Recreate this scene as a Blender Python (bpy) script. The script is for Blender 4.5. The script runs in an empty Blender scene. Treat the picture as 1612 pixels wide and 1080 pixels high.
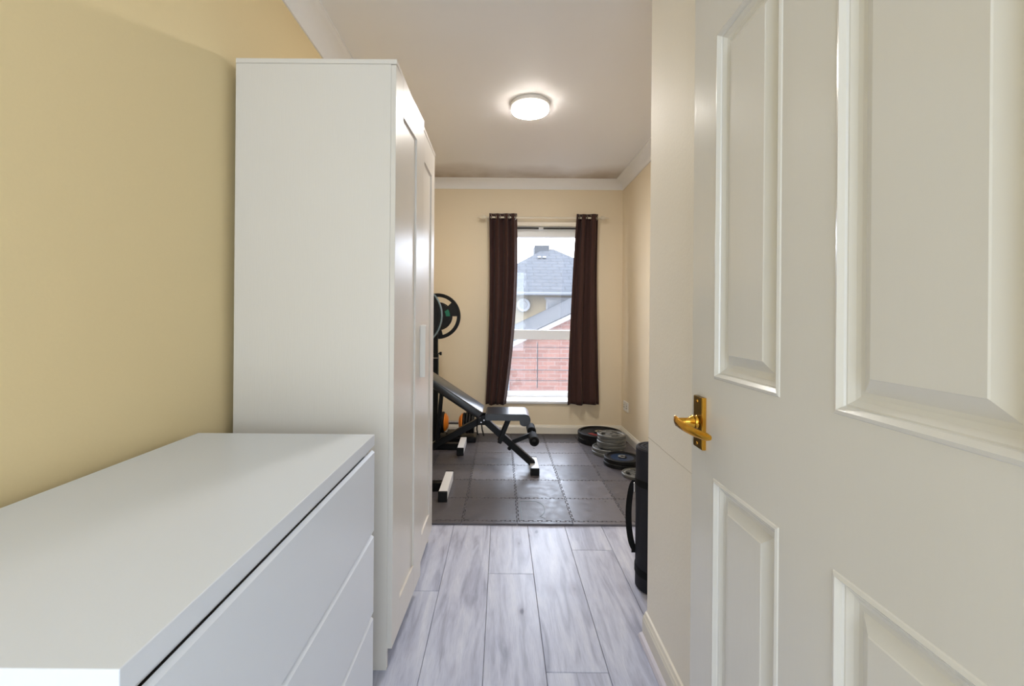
import bpy, bmesh, math, random
from mathutils import Vector, Matrix
R = math.radians
random.seed(7)
scene = bpy.context.scene
COL = scene.collection

# ------------------------------------------------------------------ camera
FPX, CX, CY, ROLL, EYE = 690.0, 789.5, 500.0, 0.0082, 1.10
cam_d = bpy.data.cameras.new('camera')
cam = bpy.data.objects.new('camera', cam_d); COL.objects.link(cam)
cam_d.sensor_fit = 'HORIZONTAL'; cam_d.sensor_width = 36.0
cam_d.lens = FPX / 1612 * 36
cam_d.shift_x = (806 - CX) / 1612
cam_d.shift_y = (CY - 540) / 1612
cam_d.clip_start = 0.02; cam_d.clip_end = 300
cam.location = (0, 0, EYE)
cam.rotation_euler = (Matrix.Rotation(R(90), 4, 'X') @ Matrix.Rotation(ROLL, 4, 'Z')).to_euler()
scene.camera = cam

# ------------------------------------------------------------------ view
vs = scene.view_settings
vs.view_transform = 'Standard'; vs.look = 'None'; vs.gamma = 1; vs.use_curve_mapping = False
vs.exposure = 0.28

# ------------------------------------------------------------------ light
SKY_STRENGTH = 11.0
LAMP_STRENGTH = 122.0
HALL_POWER = 39.0
w = bpy.data.worlds.new('overcast_sky'); scene.world = w; w.use_nodes = True
nt = w.node_tree; nt.nodes.clear()
tc = nt.nodes.new('ShaderNodeTexCoord'); nz = nt.nodes.new('ShaderNodeTexNoise')
mp = nt.nodes.new('ShaderNodeMapping'); mp.inputs['Scale'].default_value = (1, 1, 2.5)
nz.inputs['Scale'].default_value = 3.0; nz.inputs['Detail'].default_value = 5
cr = nt.nodes.new('ShaderNodeValToRGB')
cr.color_ramp.elements[0].position = .38; cr.color_ramp.elements[0].color = (.74, .83, .97, 1)
cr.color_ramp.elements[1].position = .6; cr.color_ramp.elements[1].color = (.95, .97, 1.0, 1)
bg = nt.nodes.new('ShaderNodeBackground'); bg.inputs['Strength'].default_value = SKY_STRENGTH
wo = nt.nodes.new('ShaderNodeOutputWorld')
L = nt.links.new
L(tc.outputs['Generated'], mp.inputs['Vector']); L(mp.outputs[0], nz.inputs['Vector'])
L(nz.outputs[0], cr.inputs[0]); L(cr.outputs[0], bg.inputs[0]); L(bg.outputs[0], wo.inputs[0])

def area(name, loc, rot, sx, sy, power, col):
    d = bpy.data.lights.new(name, 'AREA'); d.shape = 'RECTANGLE'; d.size = sx; d.size_y = sy
    d.energy = power; d.color = col
    o = bpy.data.objects.new(name, d); COL.objects.link(o); o.location = loc; o.rotation_euler = rot
    return o
area('hall_daylight_fill', (.22, -1.84, 1.25), (R(90), 0, 0), 1.7, 1.9, HALL_POWER, (.74, .87, 1.0))  # unseen fill added behind the camera, standing for daylight from the hall
po = area('window_portal', (.385, 4.45, 1.16), (R(-90), 0, 0), .80, 1.66, 1, (1, 1, 1)); po.data.cycles.is_portal = True

# ------------------------------------------------------------------ materials
def lin(c):
    return tuple(((v / 255) / 12.92 if v / 255 <= .04045 else ((v / 255 + .055) / 1.055) ** 2.4) for v in c) + (1,)
def base_mat(name):
    m = bpy.data.materials.new(name); m.use_nodes = True
    return m, m.node_tree.nodes, m.node_tree.links, m.node_tree.nodes['Principled BSDF']
def mat(name, rgb, rough=.5, metal=0, spec=.5, bump=0, bscale=40, stretch=(1, 1, 1), coat=0, var=0, emit=0, rvar=0, sheen=0):
    m, N, K, b = base_mat(name)
    b.inputs['Base Color'].default_value = lin(rgb)
    b.inputs['Roughness'].default_value = rough; b.inputs['Metallic'].default_value = metal
    b.inputs['Specular IOR Level'].default_value = spec
    b.inputs['Coat Weight'].default_value = coat; b.inputs['Coat Roughness'].default_value = .15
    if sheen: b.inputs['Sheen Weight'].default_value = sheen
    if emit:
        b.inputs['Emission Color'].default_value = lin(rgb); b.inputs['Emission Strength'].default_value = emit
    if bump or var or rvar:
        t = N.new('ShaderNodeTexCoord'); mpn = N.new('ShaderNodeMapping'); mpn.inputs['Scale'].default_value = stretch
        K.new(t.outputs['Object'], mpn.inputs['Vector'])
        n = N.new('ShaderNodeTexNoise'); n.inputs['Scale'].default_value = bscale; n.inputs['Detail'].default_value = 4
        K.new(mpn.outputs[0], n.inputs['Vector'])
        if bump:
            bp = N.new('ShaderNodeBump'); bp.inputs['Strength'].default_value = bump; bp.inputs['Distance'].default_value = .002
            K.new(n.outputs[0], bp.inputs['Height']); K.new(bp.outputs[0], b.inputs['Normal'])
        if var:
            mx = N.new('ShaderNodeMix'); mx.data_type = 'RGBA'
            c = lin(rgb); mx.inputs['A'].default_value = tuple(v * (1 - var) for v in c[:3]) + (1,)
            mx.inputs['B'].default_value = tuple(min(1, v * (1 + var)) for v in c[:3]) + (1,)
            K.new(n.outputs[0], mx.inputs['Factor']); K.new(mx.outputs['Result'], b.inputs['Base Color'])
        if rvar:
            ma = N.new('ShaderNodeMapRange'); ma.inputs['To Min'].default_value = max(0, rough - rvar); ma.inputs['To Max'].default_value = min(1, rough + rvar)
            K.new(n.outputs[0], ma.inputs[0]); K.new(ma.outputs[0], b.inputs['Roughness'])
    return m

M = {}
M['cream'] = mat('cream_wall_paint', (236, 221, 194), .75, bump=.10, bscale=180, var=.015)
M['creamleft'] = mat('yellow_cream_wall_paint', (236, 214, 166), .75, bump=.10, bscale=180, var=.015)
M['cream2'] = mat('pale_cream_wall_paint', (243, 237, 226), .62, spec=.3, bump=.25, bscale=120, var=.015)
M['coving'] = mat('white_coving_paint', (240, 238, 236), .6)
M['skirting'] = mat('white_gloss_skirting_paint', (228, 222, 210), .3)
M['beading'] = mat('lilac_grey_floor_beading', (200, 196, 208), .4)
M['furn'] = mat('white_foil_furniture', (219, 213, 205), .30, bump=.12, bscale=60, stretch=(6, 6, .35), rvar=.05)
M['furn_in'] = mat('white_foil_recess', (205, 200, 185), .5)
M['dresser'] = mat('white_satin_dresser', (226, 230, 238), .34, bump=.05, bscale=300)
M['door'] = mat('white_gloss_door_paint', (227, 225, 221), .22, bump=.10, bscale=30, stretch=(4, 4, .5), coat=.2)
M['brass'] = mat('polished_brass', (214, 160, 62), .16, metal=1)
M['darkbrass'] = mat('dark_brass', (120, 96, 40), .3, metal=1, var=.3, bscale=90)  # darker brass for the back plate's face than for its near edge
M['curtain'] = mat('dark_brown_curtain_fabric', (58, 29, 23), .8, bump=.3, bscale=600, sheen=.08)
M['rod'] = mat('cream_curtain_pole', (225, 215, 195), .35)
M['eyelet'] = mat('silver_eyelet', (205, 200, 198), .25, metal=1)
M['upvc'] = mat('white_window_plastic', (236, 238, 242), .3)
M['dark_gap'] = mat('dark_vent_slot', (40, 36, 34), .6)
M['black'] = mat('black_powder_coat', (6, 6, 7), .38, spec=.25)
M['blackrubber'] = mat('black_rubber', (8, 8, 9), .55, spec=.35, bump=.2, bscale=150)
M['vinyl'] = mat('black_vinyl_upholstery', (20, 20, 23), .30, bump=.2, bscale=150, coat=.35)
M['foam'] = mat('black_foam_roller', (9, 9, 10), .8, spec=.3, bump=.4, bscale=200)
M['whitetube'] = mat('white_enamel_tube', (240, 240, 241), .3)
M['chrome'] = mat('chrome', (210, 210, 214), .15, metal=1)
M['orange'] = mat('orange_plastic', (230, 130, 30), .4)
M['iron'] = mat('grey_hammertone_iron', (102, 102, 99), .42, metal=.25, bump=.15, bscale=120)
M['ironlight'] = mat('bright_worn_iron_letters', (200, 200, 198), .3, metal=.7)
M['blue'] = mat('navy_blue_plate_insert', (20, 42, 70), .4)
M['red'] = mat('dark_red_plate_print', (130, 28, 26), .5)
M['green'] = mat('green_plate_print', (20, 110, 84), .5)
M['tealrim'] = mat('worn_teal_grey_edge', (120, 140, 142), .5)
M['yoga'] = mat('charcoal_foam_mat', (30, 30, 38), .75, spec=.35, bump=.3, bscale=250)
M['strap'] = mat('black_webbing', (4, 4, 5), .7, spec=.25)
M['socket'] = mat('white_socket_plastic', (232, 230, 226), .3)
M['diffuser'] = mat('glowing_diffuser', (255, 249, 241), .4, emit=LAMP_STRENGTH)
M['rimglow'] = mat('faintly_glowing_diffuser_rim', (255, 247, 236), .4, emit=4.0)
M['lampbase'] = mat('white_lamp_housing', (236, 232, 226), .4)
M['crack'] = mat('dark_hairline', (160, 146, 128), .9)
M['concrete'] = mat('grey_paving', (90, 89, 88), .9, var=.2, bscale=2)
M['houseglass'] = mat('dark_house_glazing', (60, 66, 74), .15)
M['gutter'] = mat('grey_gutter', (62, 66, 72), .5)
M['outwhite'] = mat('weathered_white_board', (92, 94, 98), .6)
M['rail'] = mat('dark_rail_metal', (38, 40, 46), .5)

def floor_mat():
    m, N, K, b = base_mat('grey_oak_laminate')
    t = N.new('ShaderNodeTexCoord'); oi = N.new('ShaderNodeObjectInfo')
    add = N.new('ShaderNodeVectorMath'); add.operation = 'ADD'
    sc = N.new('ShaderNodeMath'); sc.operation = 'MULTIPLY'; sc.inputs[1].default_value = 37
    K.new(oi.outputs['Random'], sc.inputs[0])
    cb = N.new('ShaderNodeCombineXYZ'); K.new(sc.outputs[0], cb.inputs[0]); K.new(sc.outputs[0], cb.inputs[1])
    K.new(t.outputs['Object'], add.inputs[0]); K.new(cb.outputs[0], add.inputs[1])
    def noise(scale, st, detail=5, dist=0):
        mpn = N.new('ShaderNodeMapping'); mpn.inputs['Scale'].default_value = st
        K.new(add.outputs[0], mpn.inputs['Vector'])
        n = N.new('ShaderNodeTexNoise'); n.inputs['Scale'].default_value = scale; n.inputs['Detail'].default_value = detail
        n.inputs['Distortion'].default_value = dist; K.new(mpn.outputs[0], n.inputs['Vector']); return n
    g1 = noise(5, (5, .6, 1), 8, 1.0); g2 = noise(60, (6, .35, 1), 3); g3 = noise(3, (1.8, 1, 1), 3, .6)
    r1 = N.new('ShaderNodeValToRGB'); e = r1.color_ramp.elements
    e[0].position = .22; e[0].color = lin((148, 151, 173)); e[1].position = .78; e[1].color = lin((222, 225, 238))
    x = e.new(.5); x.color = lin((199, 203, 222))
    K.new(g1.outputs[0], r1.inputs[0])
    mx = N.new('ShaderNodeMix'); mx.data_type = 'RGBA'; mx.blend_type = 'MULTIPLY'; mx.inputs['Factor'].default_value = .38
    r2 = N.new('ShaderNodeValToRGB'); e = r2.color_ramp.elements
    e[0].position = .36; e[0].color = (.72, .72, .76, 1); e[1].position = .55; e[1].color = (1, 1, 1, 1)
    K.new(g2.outputs[0], r2.inputs[0]); K.new(r1.outputs[0], mx.inputs['A']); K.new(r2.outputs[0], mx.inputs['B'])
    # knots
    mpn = N.new('ShaderNodeMapping'); mpn.inputs['Scale'].default_value = (8.5, 3.4, 1)
    K.new(add.outputs[0], mpn.inputs['Vector'])
    wob = N.new('ShaderNodeVectorMath'); wob.operation = 'ADD'
    n0 = noise(9, (1, .6, 1), 4); sw = N.new('ShaderNodeVectorMath'); sw.operation = 'SCALE'; sw.inputs['Scale'].default_value = .28
    K.new(n0.outputs['Color'], sw.inputs[0]); K.new(mpn.outputs[0], wob.inputs[0]); K.new(sw.outputs[0], wob.inputs[1])
    vo = N.new('ShaderNodeTexVoronoi'); vo.inputs['Scale'].default_value = 1.0; K.new(wob.outputs[0], vo.inputs['Vector'])
    r3 = N.new('ShaderNodeValToRGB'); e = r3.color_ramp.elements
    e[0].position = .04; e[0].color = (.30, .28, .31, 1); e[1].position = .24; e[1].color = (1, 1, 1, 1)
    x = e.new(.09); x.color = (.80, .78, .80, 1)
    K.new(vo.outputs['Distance'], r3.inputs[0])
    mk = N.new('ShaderNodeMix'); mk.data_type = 'RGBA'; mk.blend_type = 'MULTIPLY'
    gate = N.new('ShaderNodeMath'); gate.operation = 'GREATER_THAN'; gate.inputs[1].default_value = .12
    sep = N.new('ShaderNodeSeparateColor'); K.new(vo.outputs['Color'], sep.inputs[0]); K.new(sep.outputs[0], gate.inputs[0])
    K.new(gate.outputs[0], mk.inputs['Factor']); K.new(mx.outputs['Result'], mk.inputs['A']); K.new(r3.outputs[0], mk.inputs['B'])
    mt = N.new('ShaderNodeMix'); mt.data_type = 'RGBA'; mt.blend_type = 'MULTIPLY'; mt.inputs['Factor'].default_value = .6
    r4 = N.new('ShaderNodeValToRGB'); r4.color_ramp.elements[0].color = (.78, .77, .80, 1); r4.color_ramp.elements[0].position = .3
    r4.color_ramp.elements[1].position = .62
    K.new(g3.outputs[0], r4.inputs[0]); K.new(mk.outputs['Result'], mt.inputs['A']); K.new(r4.outputs[0], mt.inputs['B'])
    K.new(mt.outputs['Result'], b.inputs['Base Color'])
    b.inputs['Roughness'].default_value = .36; b.inputs['Specular IOR Level'].default_value = .5
    bp = N.new('ShaderNodeBump'); bp.inputs['Strength'].default_value = .12; bp.inputs['Distance'].default_value = .001
    K.new(g2.outputs[0], bp.inputs['Height']); K.new(bp.outputs[0], b.inputs['Normal'])
    return m
M['floor'] = floor_mat()

def tile_mat(name, rgb, rough, st):
    m, N, K, b = base_mat(name)
    t = N.new('ShaderNodeTexCoord')
    mpn = N.new('ShaderNodeMapping'); mpn.inputs['Scale'].default_value = st
    K.new(t.outputs['Object'], mpn.inputs['Vector'])
    n = N.new('ShaderNodeTexNoise'); n.inputs['Scale'].default_value = 90; n.inputs['Detail'].default_value = 3
    K.new(mpn.outputs[0], n.inputs['Vector'])
    n2 = N.new('ShaderNodeTexNoise'); n2.inputs['Scale'].default_value = 22; n2.inputs['Detail'].default_value = 6
    oi = N.new('ShaderNodeObjectInfo'); geo = N.new('ShaderNodeNewGeometry'); K.new(geo.outputs['Position'], n2.inputs['Vector'])
    mr = N.new('ShaderNodeMapRange'); mr.inputs['From Min'].default_value = .25; mr.inputs['From Max'].default_value = .75
    mr.inputs['To Min'].default_value = rough - .07; mr.inputs['To Max'].default_value = rough + .14
    K.new(n2.outputs[0], mr.inputs[0]); K.new(mr.outputs[0], b.inputs['Roughness'])
    mx = N.new('ShaderNodeMix'); mx.data_type = 'RGBA'; c = lin(rgb)
    mx.inputs['A'].default_value = tuple(v * .75 for v in c[:3]) + (1,); mx.inputs['B'].default_value = tuple(v * 1.25 for v in c[:3]) + (1,)
    K.new(n2.outputs[0], mx.inputs['Factor']); K.new(mx.outputs['Result'], b.inputs['Base Color'])
    bp = N.new('ShaderNodeBump'); bp.inputs['Strength'].default_value = .35; bp.inputs['Distance'].default_value = .001
    K.new(n.outputs[0], bp.inputs['Height']); K.new(bp.outputs[0], b.inputs['Normal'])
    return m
M['tileA'] = tile_mat('dark_foam_tile', (84, 80, 84), .40, (1, 1, 1))
M['tileB'] = tile_mat('sheen_lightened_foam_tile', (106, 103, 109), .33, (1, .25, 1))  # glossier, with a lighter base colour that paints in part of the sheen
M['tileC'] = tile_mat('matt_dark_foam', (60, 56, 58), .6, (1, 1, 1))

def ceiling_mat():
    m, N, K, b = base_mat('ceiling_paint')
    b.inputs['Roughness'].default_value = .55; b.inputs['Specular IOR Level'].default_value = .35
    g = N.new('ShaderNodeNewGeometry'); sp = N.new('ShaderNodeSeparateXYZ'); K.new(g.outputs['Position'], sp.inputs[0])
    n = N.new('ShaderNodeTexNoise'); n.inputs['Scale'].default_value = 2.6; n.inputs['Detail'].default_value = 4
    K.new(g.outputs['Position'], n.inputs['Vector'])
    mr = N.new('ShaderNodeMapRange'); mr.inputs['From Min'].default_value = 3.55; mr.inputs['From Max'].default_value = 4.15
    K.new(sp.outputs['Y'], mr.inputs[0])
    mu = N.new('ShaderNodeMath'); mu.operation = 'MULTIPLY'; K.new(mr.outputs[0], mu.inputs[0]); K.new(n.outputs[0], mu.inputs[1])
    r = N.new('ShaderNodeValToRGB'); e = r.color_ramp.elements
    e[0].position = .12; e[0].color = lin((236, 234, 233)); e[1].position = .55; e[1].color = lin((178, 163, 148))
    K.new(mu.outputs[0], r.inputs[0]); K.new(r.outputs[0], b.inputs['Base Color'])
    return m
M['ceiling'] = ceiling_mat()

def glass_mat():
    m = bpy.data.materials.new('window_glass'); m.use_nodes = True; N = m.node_tree.nodes; K = m.node_tree.links; N.clear()
    o = N.new('ShaderNodeOutputMaterial'); tr = N.new('ShaderNodeBsdfTransparent'); tr.inputs[0].default_value = (.97, .98, 1, 1)
    gl = N.new('ShaderNodeBsdfGlossy'); gl.inputs['Roughness'].default_value = .02
    tl = N.new('ShaderNodeBsdfTranslucent'); tl.inputs[0].default_value = (.95, .97, 1, 1)  # small translucent share added to haze and wash out the view
    m1 = N.new('ShaderNodeMixShader'); m1.inputs[0].default_value = .045
    m2 = N.new('ShaderNodeMixShader'); m2.inputs[0].default_value = .014
    K.new(tr.outputs[0], m1.inputs[1]); K.new(gl.outputs[0], m1.inputs[2])
    K.new(m1.outputs[0], m2.inputs[1]); K.new(tl.outputs[0], m2.inputs[2]); K.new(m2.outputs[0], o.inputs[0])
    return m
M['glass'] = glass_mat()

def brick_mat(name, c1, c2, mortar, sw, sh, off=.5, vert=True):
    m, N, K, b = base_mat(name)
    t = N.new('ShaderNodeTexCoord'); mpn = N.new('ShaderNodeMapping')
    if vert: mpn.inputs['Rotation'].default_value = (R(90), 0, 0)
    K.new(t.outputs['Object'], mpn.inputs['Vector'])
    br = N.new('ShaderNodeTexBrick'); br.offset = off
    br.inputs['Color1'].default_value = lin(c1); br.inputs['Color2'].default_value = lin(c2); br.inputs['Mortar'].default_value = lin(mortar)
    br.inputs['Scale'].default_value = 1; br.inputs['Brick Width'].default_value = sw; br.inputs['Row Height'].default_value = sh
    br.inputs['Mortar Size'].default_value = sh * .09; br.inputs['Bias'].default_value = 0
    K.new(mpn.outputs[0], br.inputs['Vector']); K.new(br.outputs['Color'], b.inputs['Base Color'])
    b.inputs['Roughness'].default_value = .9; b.inputs['Specular IOR Level'].default_value = .1
    return m
M['redbrick'] = brick_mat('red_brickwork', (88, 62, 55), (78, 54, 48), (86, 74, 70), .225, .075)
M['yelbrick'] = brick_mat('buff_brickwork', (96, 86, 66), (90, 80, 62), (92, 84, 70), .225, .075)
M['slate2'] = brick_mat('dark_grey_slate', (40, 42, 46), (36, 38, 42), (31, 33, 36), .5, .25, vert=False)
M['slate'] = brick_mat('grey_slate', (54, 57, 62), (50, 53, 58), (42, 45, 49), .6, .30, vert=False)

# ------------------------------------------------------------------ mesh helpers
class MB:
    def __init__(s): s.bm = bmesh.new()
    def box(s, x0, x1, y0, y1, z0, z1, bev=0, seg=2):
        bm = s.bm
        v = [bm.verts.new(p) for p in [(x0, y0, z0), (x1, y0, z0), (x1, y1, z0), (x0, y1, z0), (x0, y0, z1), (x1, y0, z1), (x1, y1, z1), (x0, y1, z1)]]
        f = [bm.faces.new([v[i] for i in q]) for q in [(0, 3, 2, 1), (4, 5, 6, 7), (0, 1, 5, 4), (1, 2, 6, 5), (2, 3, 7, 6), (3, 0, 4, 7)]]
        if bev:
            es = list({e for q in f for e in q.edges})
            bmesh.ops.bevel(bm, geom=es, offset=bev, segments=seg, affect='EDGES', profile=.5)
        return s
    def obox(s, mtx, sx, sy, sz, bev=0, seg=2):
        t = MB(); t.box(-sx / 2, sx / 2, -sy / 2, sy / 2, -sz / 2, sz / 2, bev, seg); t.bm.transform(mtx); s.merge(t); return s
    def merge(s, t):
        me = bpy.data.meshes.new('t'); t.bm.to_mesh(me); s.bm.from_mesh(me); bpy.data.meshes.remove(me); t.bm.free()
    def bar(s, p0, p1, w, h, bev=.003, up=(0, 1, 0)):
        p0, p1 = Vector(p0), Vector(p1); d = (p1 - p0); ln = d.length; z = d.normalized()
        x = Vector(up).cross(z).normalized(); y = z.cross(x)
        m = Matrix((x, y, z)).transposed().to_4x4(); m.translation = (p0 + p1) / 2
        return s.obox(m, w, h, ln, bev, 1)       # w across, h along 'up'
    def lathe(s, prof, p0=(0, 0, 0), axis=(0, 0, 1), seg=32, cap=True):
        z = Vector(axis).normalized(); a = Vector((1, 0, 0)) if abs(z.x) < .9 else Vector((0, 1, 0))
        x = a.cross(z).normalized(); y = z.cross(x); p0 = Vector(p0); bm = s.bm
        rings = []
        for r, h in prof:
            if r <= 1e-6: rings.append([bm.verts.new(p0 + z * h)]); continue
            rings.append([bm.verts.new(p0 + z * h + (x * math.cos(2 * math.pi * i / seg) + y * math.sin(2 * math.pi * i / seg)) * r) for i in range(seg)])
        for A, B in zip(rings, rings[1:]):
            for i in range(seg):
                j = (i + 1) % seg
                if len(A) == 1 and len(B) == 1: continue
                if len(A) == 1: bm.faces.new((A[0], B[i], B[j]))
                elif len(B) == 1: bm.faces.new((A[i], A[j], B[0]))
                else: bm.faces.new((A[i], A[j], B[j], B[i]))
        if cap:
            for rg, fl in ((rings[0], 1), (rings[-1], 0)):
                if len(rg) > 2: bm.faces.new(rg[::-1] if fl else rg)
        return s
    def cyl(s, p0, p1, r, seg=24, bev=0):
        p0, p1 = Vector(p0), Vector(p1); h = (p1 - p0).length
        prof = [(r, 0), (r, h)] if not bev else [(r - bev, 0), (r, bev), (r, h - bev), (r - bev, h)]
        return s.lathe(prof, p0, p1 - p0, seg)
    def tube(s, pts, r, seg=10):
        bm = s.bm; pts = [Vector(p) for p in pts]; rings = []; px = None
        for i, p in enumerate(pts):
            d = (pts[min(i + 1, len(pts) - 1)] - pts[max(i - 1, 0)]).normalized()
            if px is None: px = d.orthogonal().normalized()
            px = (px - d * px.dot(d)).normalized(); py = d.cross(px)
            rr = r[i] if isinstance(r, (list, tuple)) else r
            rings.append([bm.verts.new(p + (px * math.cos(2 * math.pi * k / seg) + py * math.sin(2 * math.pi * k / seg)) * rr) for k in range(seg)])
        for A, B in zip(rings, rings[1:]):
            for k in range(seg): bm.faces.new((A[k], A[(k + 1) % seg], B[(k + 1) % seg], B[k]))
        bm.faces.new(rings[0][::-1]); bm.faces.new(rings[-1]); return s
    def prism(s, poly, axis, a0, a1, f=None):
        # poly: 2d points; axis 0: (y,z) along x, 1: (x,z) along y, 2: (x,y) along z
        def P(p, a): return ((a, p[0], p[1]), (p[0], a, p[1]), (p[0], p[1], a))[axis]
        bm = s.bm; A = [bm.verts.new(P(p, a0)) for p in poly]; B = [bm.verts.new(P(p, a1)) for p in poly]
        n = len(poly)
        bm.faces.new(A); bm.faces.new(B[::-1])
        for i in range(n): bm.faces.new((A[i], B[i], B[(i + 1) % n], A[(i + 1) % n]))
        return s
    def quad(s, *pts): s.bm.faces.new([s.bm.verts.new(p) for p in pts]); return s
    def rot(s, mtx): s.bm.transform(mtx); return s

def world_loc(o):
    v = Vector((0, 0, 0))
    while o: v += o.location; o = o.parent
    return v
def obj(name, mb, m, parent=None, loc=None, smooth=False, kind=None, label=None, fix=True):
    bm = mb.bm if isinstance(mb, MB) else mb
    if fix: bmesh.ops.recalc_face_normals(bm, faces=bm.faces)
    loc = Vector(loc) if loc is not None else Vector((0, 0, 0))
    base = world_loc(parent) if parent else Vector((0, 0, 0))
    if parent is None: bm.transform(Matrix.Translation(-loc)); l = loc
    else: bm.transform(Matrix.Translation(-(base + loc))); l = loc
    me = bpy.data.meshes.new(name); bm.to_mesh(me); bm.free()
    me.materials.append(M[m] if isinstance(m, str) else m)
    if smooth:
        for p in me.polygons: p.use_smooth = True
        me.set_sharp_from_angle(angle=R(38))
    o = bpy.data.objects.new(name, me); COL.objects.link(o); o.location = l
    if parent: o.parent = parent
    if kind: o['kind'] = kind
    if label: o['label'] = label
    return o
def tag(o, label, cat, group=None):
    o['label'] = label; o['category'] = cat
    if group: o['group'] = group
    return o
def thing(name, loc, label, cat, group=None):
    o = bpy.data.objects.new(name, None); COL.objects.link(o); o.location = loc; o.empty_display_size = .1
    return tag(o, label, cat, group)
def struct(name, mb, m, **k): return obj(name, mb, m, kind='structure', **k)
def dup_tree(o, parent=None):
    c = o.copy(); COL.objects.link(c); c.parent = parent
    for ch in list(o.children): dup_tree(ch, c)
    return c

# ------------------------------------------------------------------ room shell
XL, XR, XN, YB, YC, ZC, YF = -.857, 1.145, .512, 4.16, 1.52, 2.40, -1.90
fl = struct('floor', MB().box(XL - .1, XR + .1, YF, YB, -.05, -.009), 'gutter')
PW, PL = .195, 1.285
seams = {-4: .10, -3: .72, -2: 1.76, -1: 1.20, 0: 1.883, 1: 1.361, 2: 2.08, 3: 1.10, 4: 1.95, 5: .60, -5: 1.4}
full_me = None
for k in range(-5, 7):
    x0, x1 = -.048 + PW * (k - 0), -.048 + PW * (k + 1)
    x0c, x1c = max(x0, XL), min(x1, XR)
    if x1c - x0c < .01: continue
    y = seams.get(k, .9)
    while y > YF: y -= PL
    while y < YB:
        a, b = max(y, YF), min(y + PL, YB)
        if b - a > .02:
            p = obj('plank', MB().box(x0c + .0007, x1c - .0007, a + .0008, b - .0008, -.009, 0, .0012, 1), 'floor', parent=fl, loc=((x0c + x1c) / 2, a, 0))
        y += PL
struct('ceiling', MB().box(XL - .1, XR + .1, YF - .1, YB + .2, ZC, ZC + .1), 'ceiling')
struct('wall_left', MB().box(XL - .12, XL, YF - .1, YB, -.05, ZC), 'creamleft')
# back wall with window opening
WX0, WX1, WZ0, WZ1 = -.03, .80, .30, 2.01
wb = MB()
wb.box(XL - .12, WX0, YB, YB + .28, -.05, ZC + .1); wb.box(WX1, XR + .12, YB, YB + .28, -.05, ZC + .1)
wb.box(WX0, WX1, YB, YB + .28, -.05, WZ0 - .012); wb.box(WX0, WX1, YB, YB + .28, WZ1, ZC + .1)
struct('wall_back', wb, 'cream')
struct('wall_right', MB().box(XR, XR + .12, YC, YB, -.05, ZC), 'cream')
wn = struct('wall_right_near', MB().box(XN, XR + .12, -.25, YC, -.05, ZC, .004, 2), 'cream2')
struct('wall_hall_right', MB().box(XR, XR + .12, YF, -.25, -.05, ZC), 'cream2')
# hairline crack in the near wall
cp = []; yy = 1.519
random.seed(3)
while yy > 1.10:
    cp.append((XN - .0002, yy, .690 + random.uniform(-.0012, .0012) - (1.519 - yy) * .01)); yy -= .03
cb = MB()
for a, b in zip(cp, cp[1:]):
    t = .0005 if a[1] > 1.3 else .0003
    cb.box(XN - .0004, XN + .001, b[1], a[1], min(a[2], b[2]) - t, min(a[2], b[2]) + t)
obj('crack', cb, 'crack', parent=wn, label='thin hairline crack in the paint')
struct('wall_hall', MB().box(XL - .12, XR + .12, YF - .1, YF, -.05, ZC), 'cream2')

# coving
def cove_profile(n=8):
    pts = [(0, 0), (0, -.082), (.006, -.082), (.008, -.075)]
    for i in range(n + 1):
        a = i / n * math.pi / 2
        pts.append((.078 - .070 * math.cos(a), -.075 + .067 * math.sin(a)))
    pts += [(.080, -.006), (.086, -.006), (.086, 0)]
    return pts
cv = cove_profile()
def cove(name, mk):
    return struct(name, mk, 'coving', smooth=True)
cove('trim_1', MB().prism([(YB - p[0], ZC + p[1]) for p in cv], 0, XL, XR))
cove('trim_2', MB().prism([(XL + p[0] * 1.14, ZC + p[1]) for p in cv], 1, YF, YB))
cove('trim_3', MB().prism([(XR - p[0], ZC + p[1]) for p in cv], 1, YC, YB))
cove('trim_4', MB().prism([(XN - p[0], ZC + p[1]) for p in cv], 1, -.25, YC + .086))
# skirting
SK = [(0, 0), (.015, 0), (.015, .060), (.0125, .066), (.0125, .070), (.009, .075), (.006, .084), (0, .086)]
struct('baseboard_back', MB().prism([(YB - p[0], p[1]) for p in SK], 0, XL, XR), 'skirting')
struct('baseboard_right', MB().prism([(XR - p[0], p[1]) for p in SK], 1, YC, YB), 'skirting')
struct('baseboard_near', MB().prism([(XN - p[0], p[1]) for p in SK], 1, -.2, YC), 'skirting')
struct('baseboard_corner', MB().prism([(YC + p[0], p[1]) for p in SK], 0, XN, XR), 'skirting')
struct('baseboard_left', MB().prism([(XL + p[0], p[1]) for p in SK], 1, 2.2, YB), 'skirting')
BD = [(0, 0), (.016, 0), (.016, .004), (.010, .012), (0, .016)]
struct('trim_5', MB().prism([(XN - .015 - p[0], p[1]) for p in BD], 1, -.2, YC), 'beading')

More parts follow.
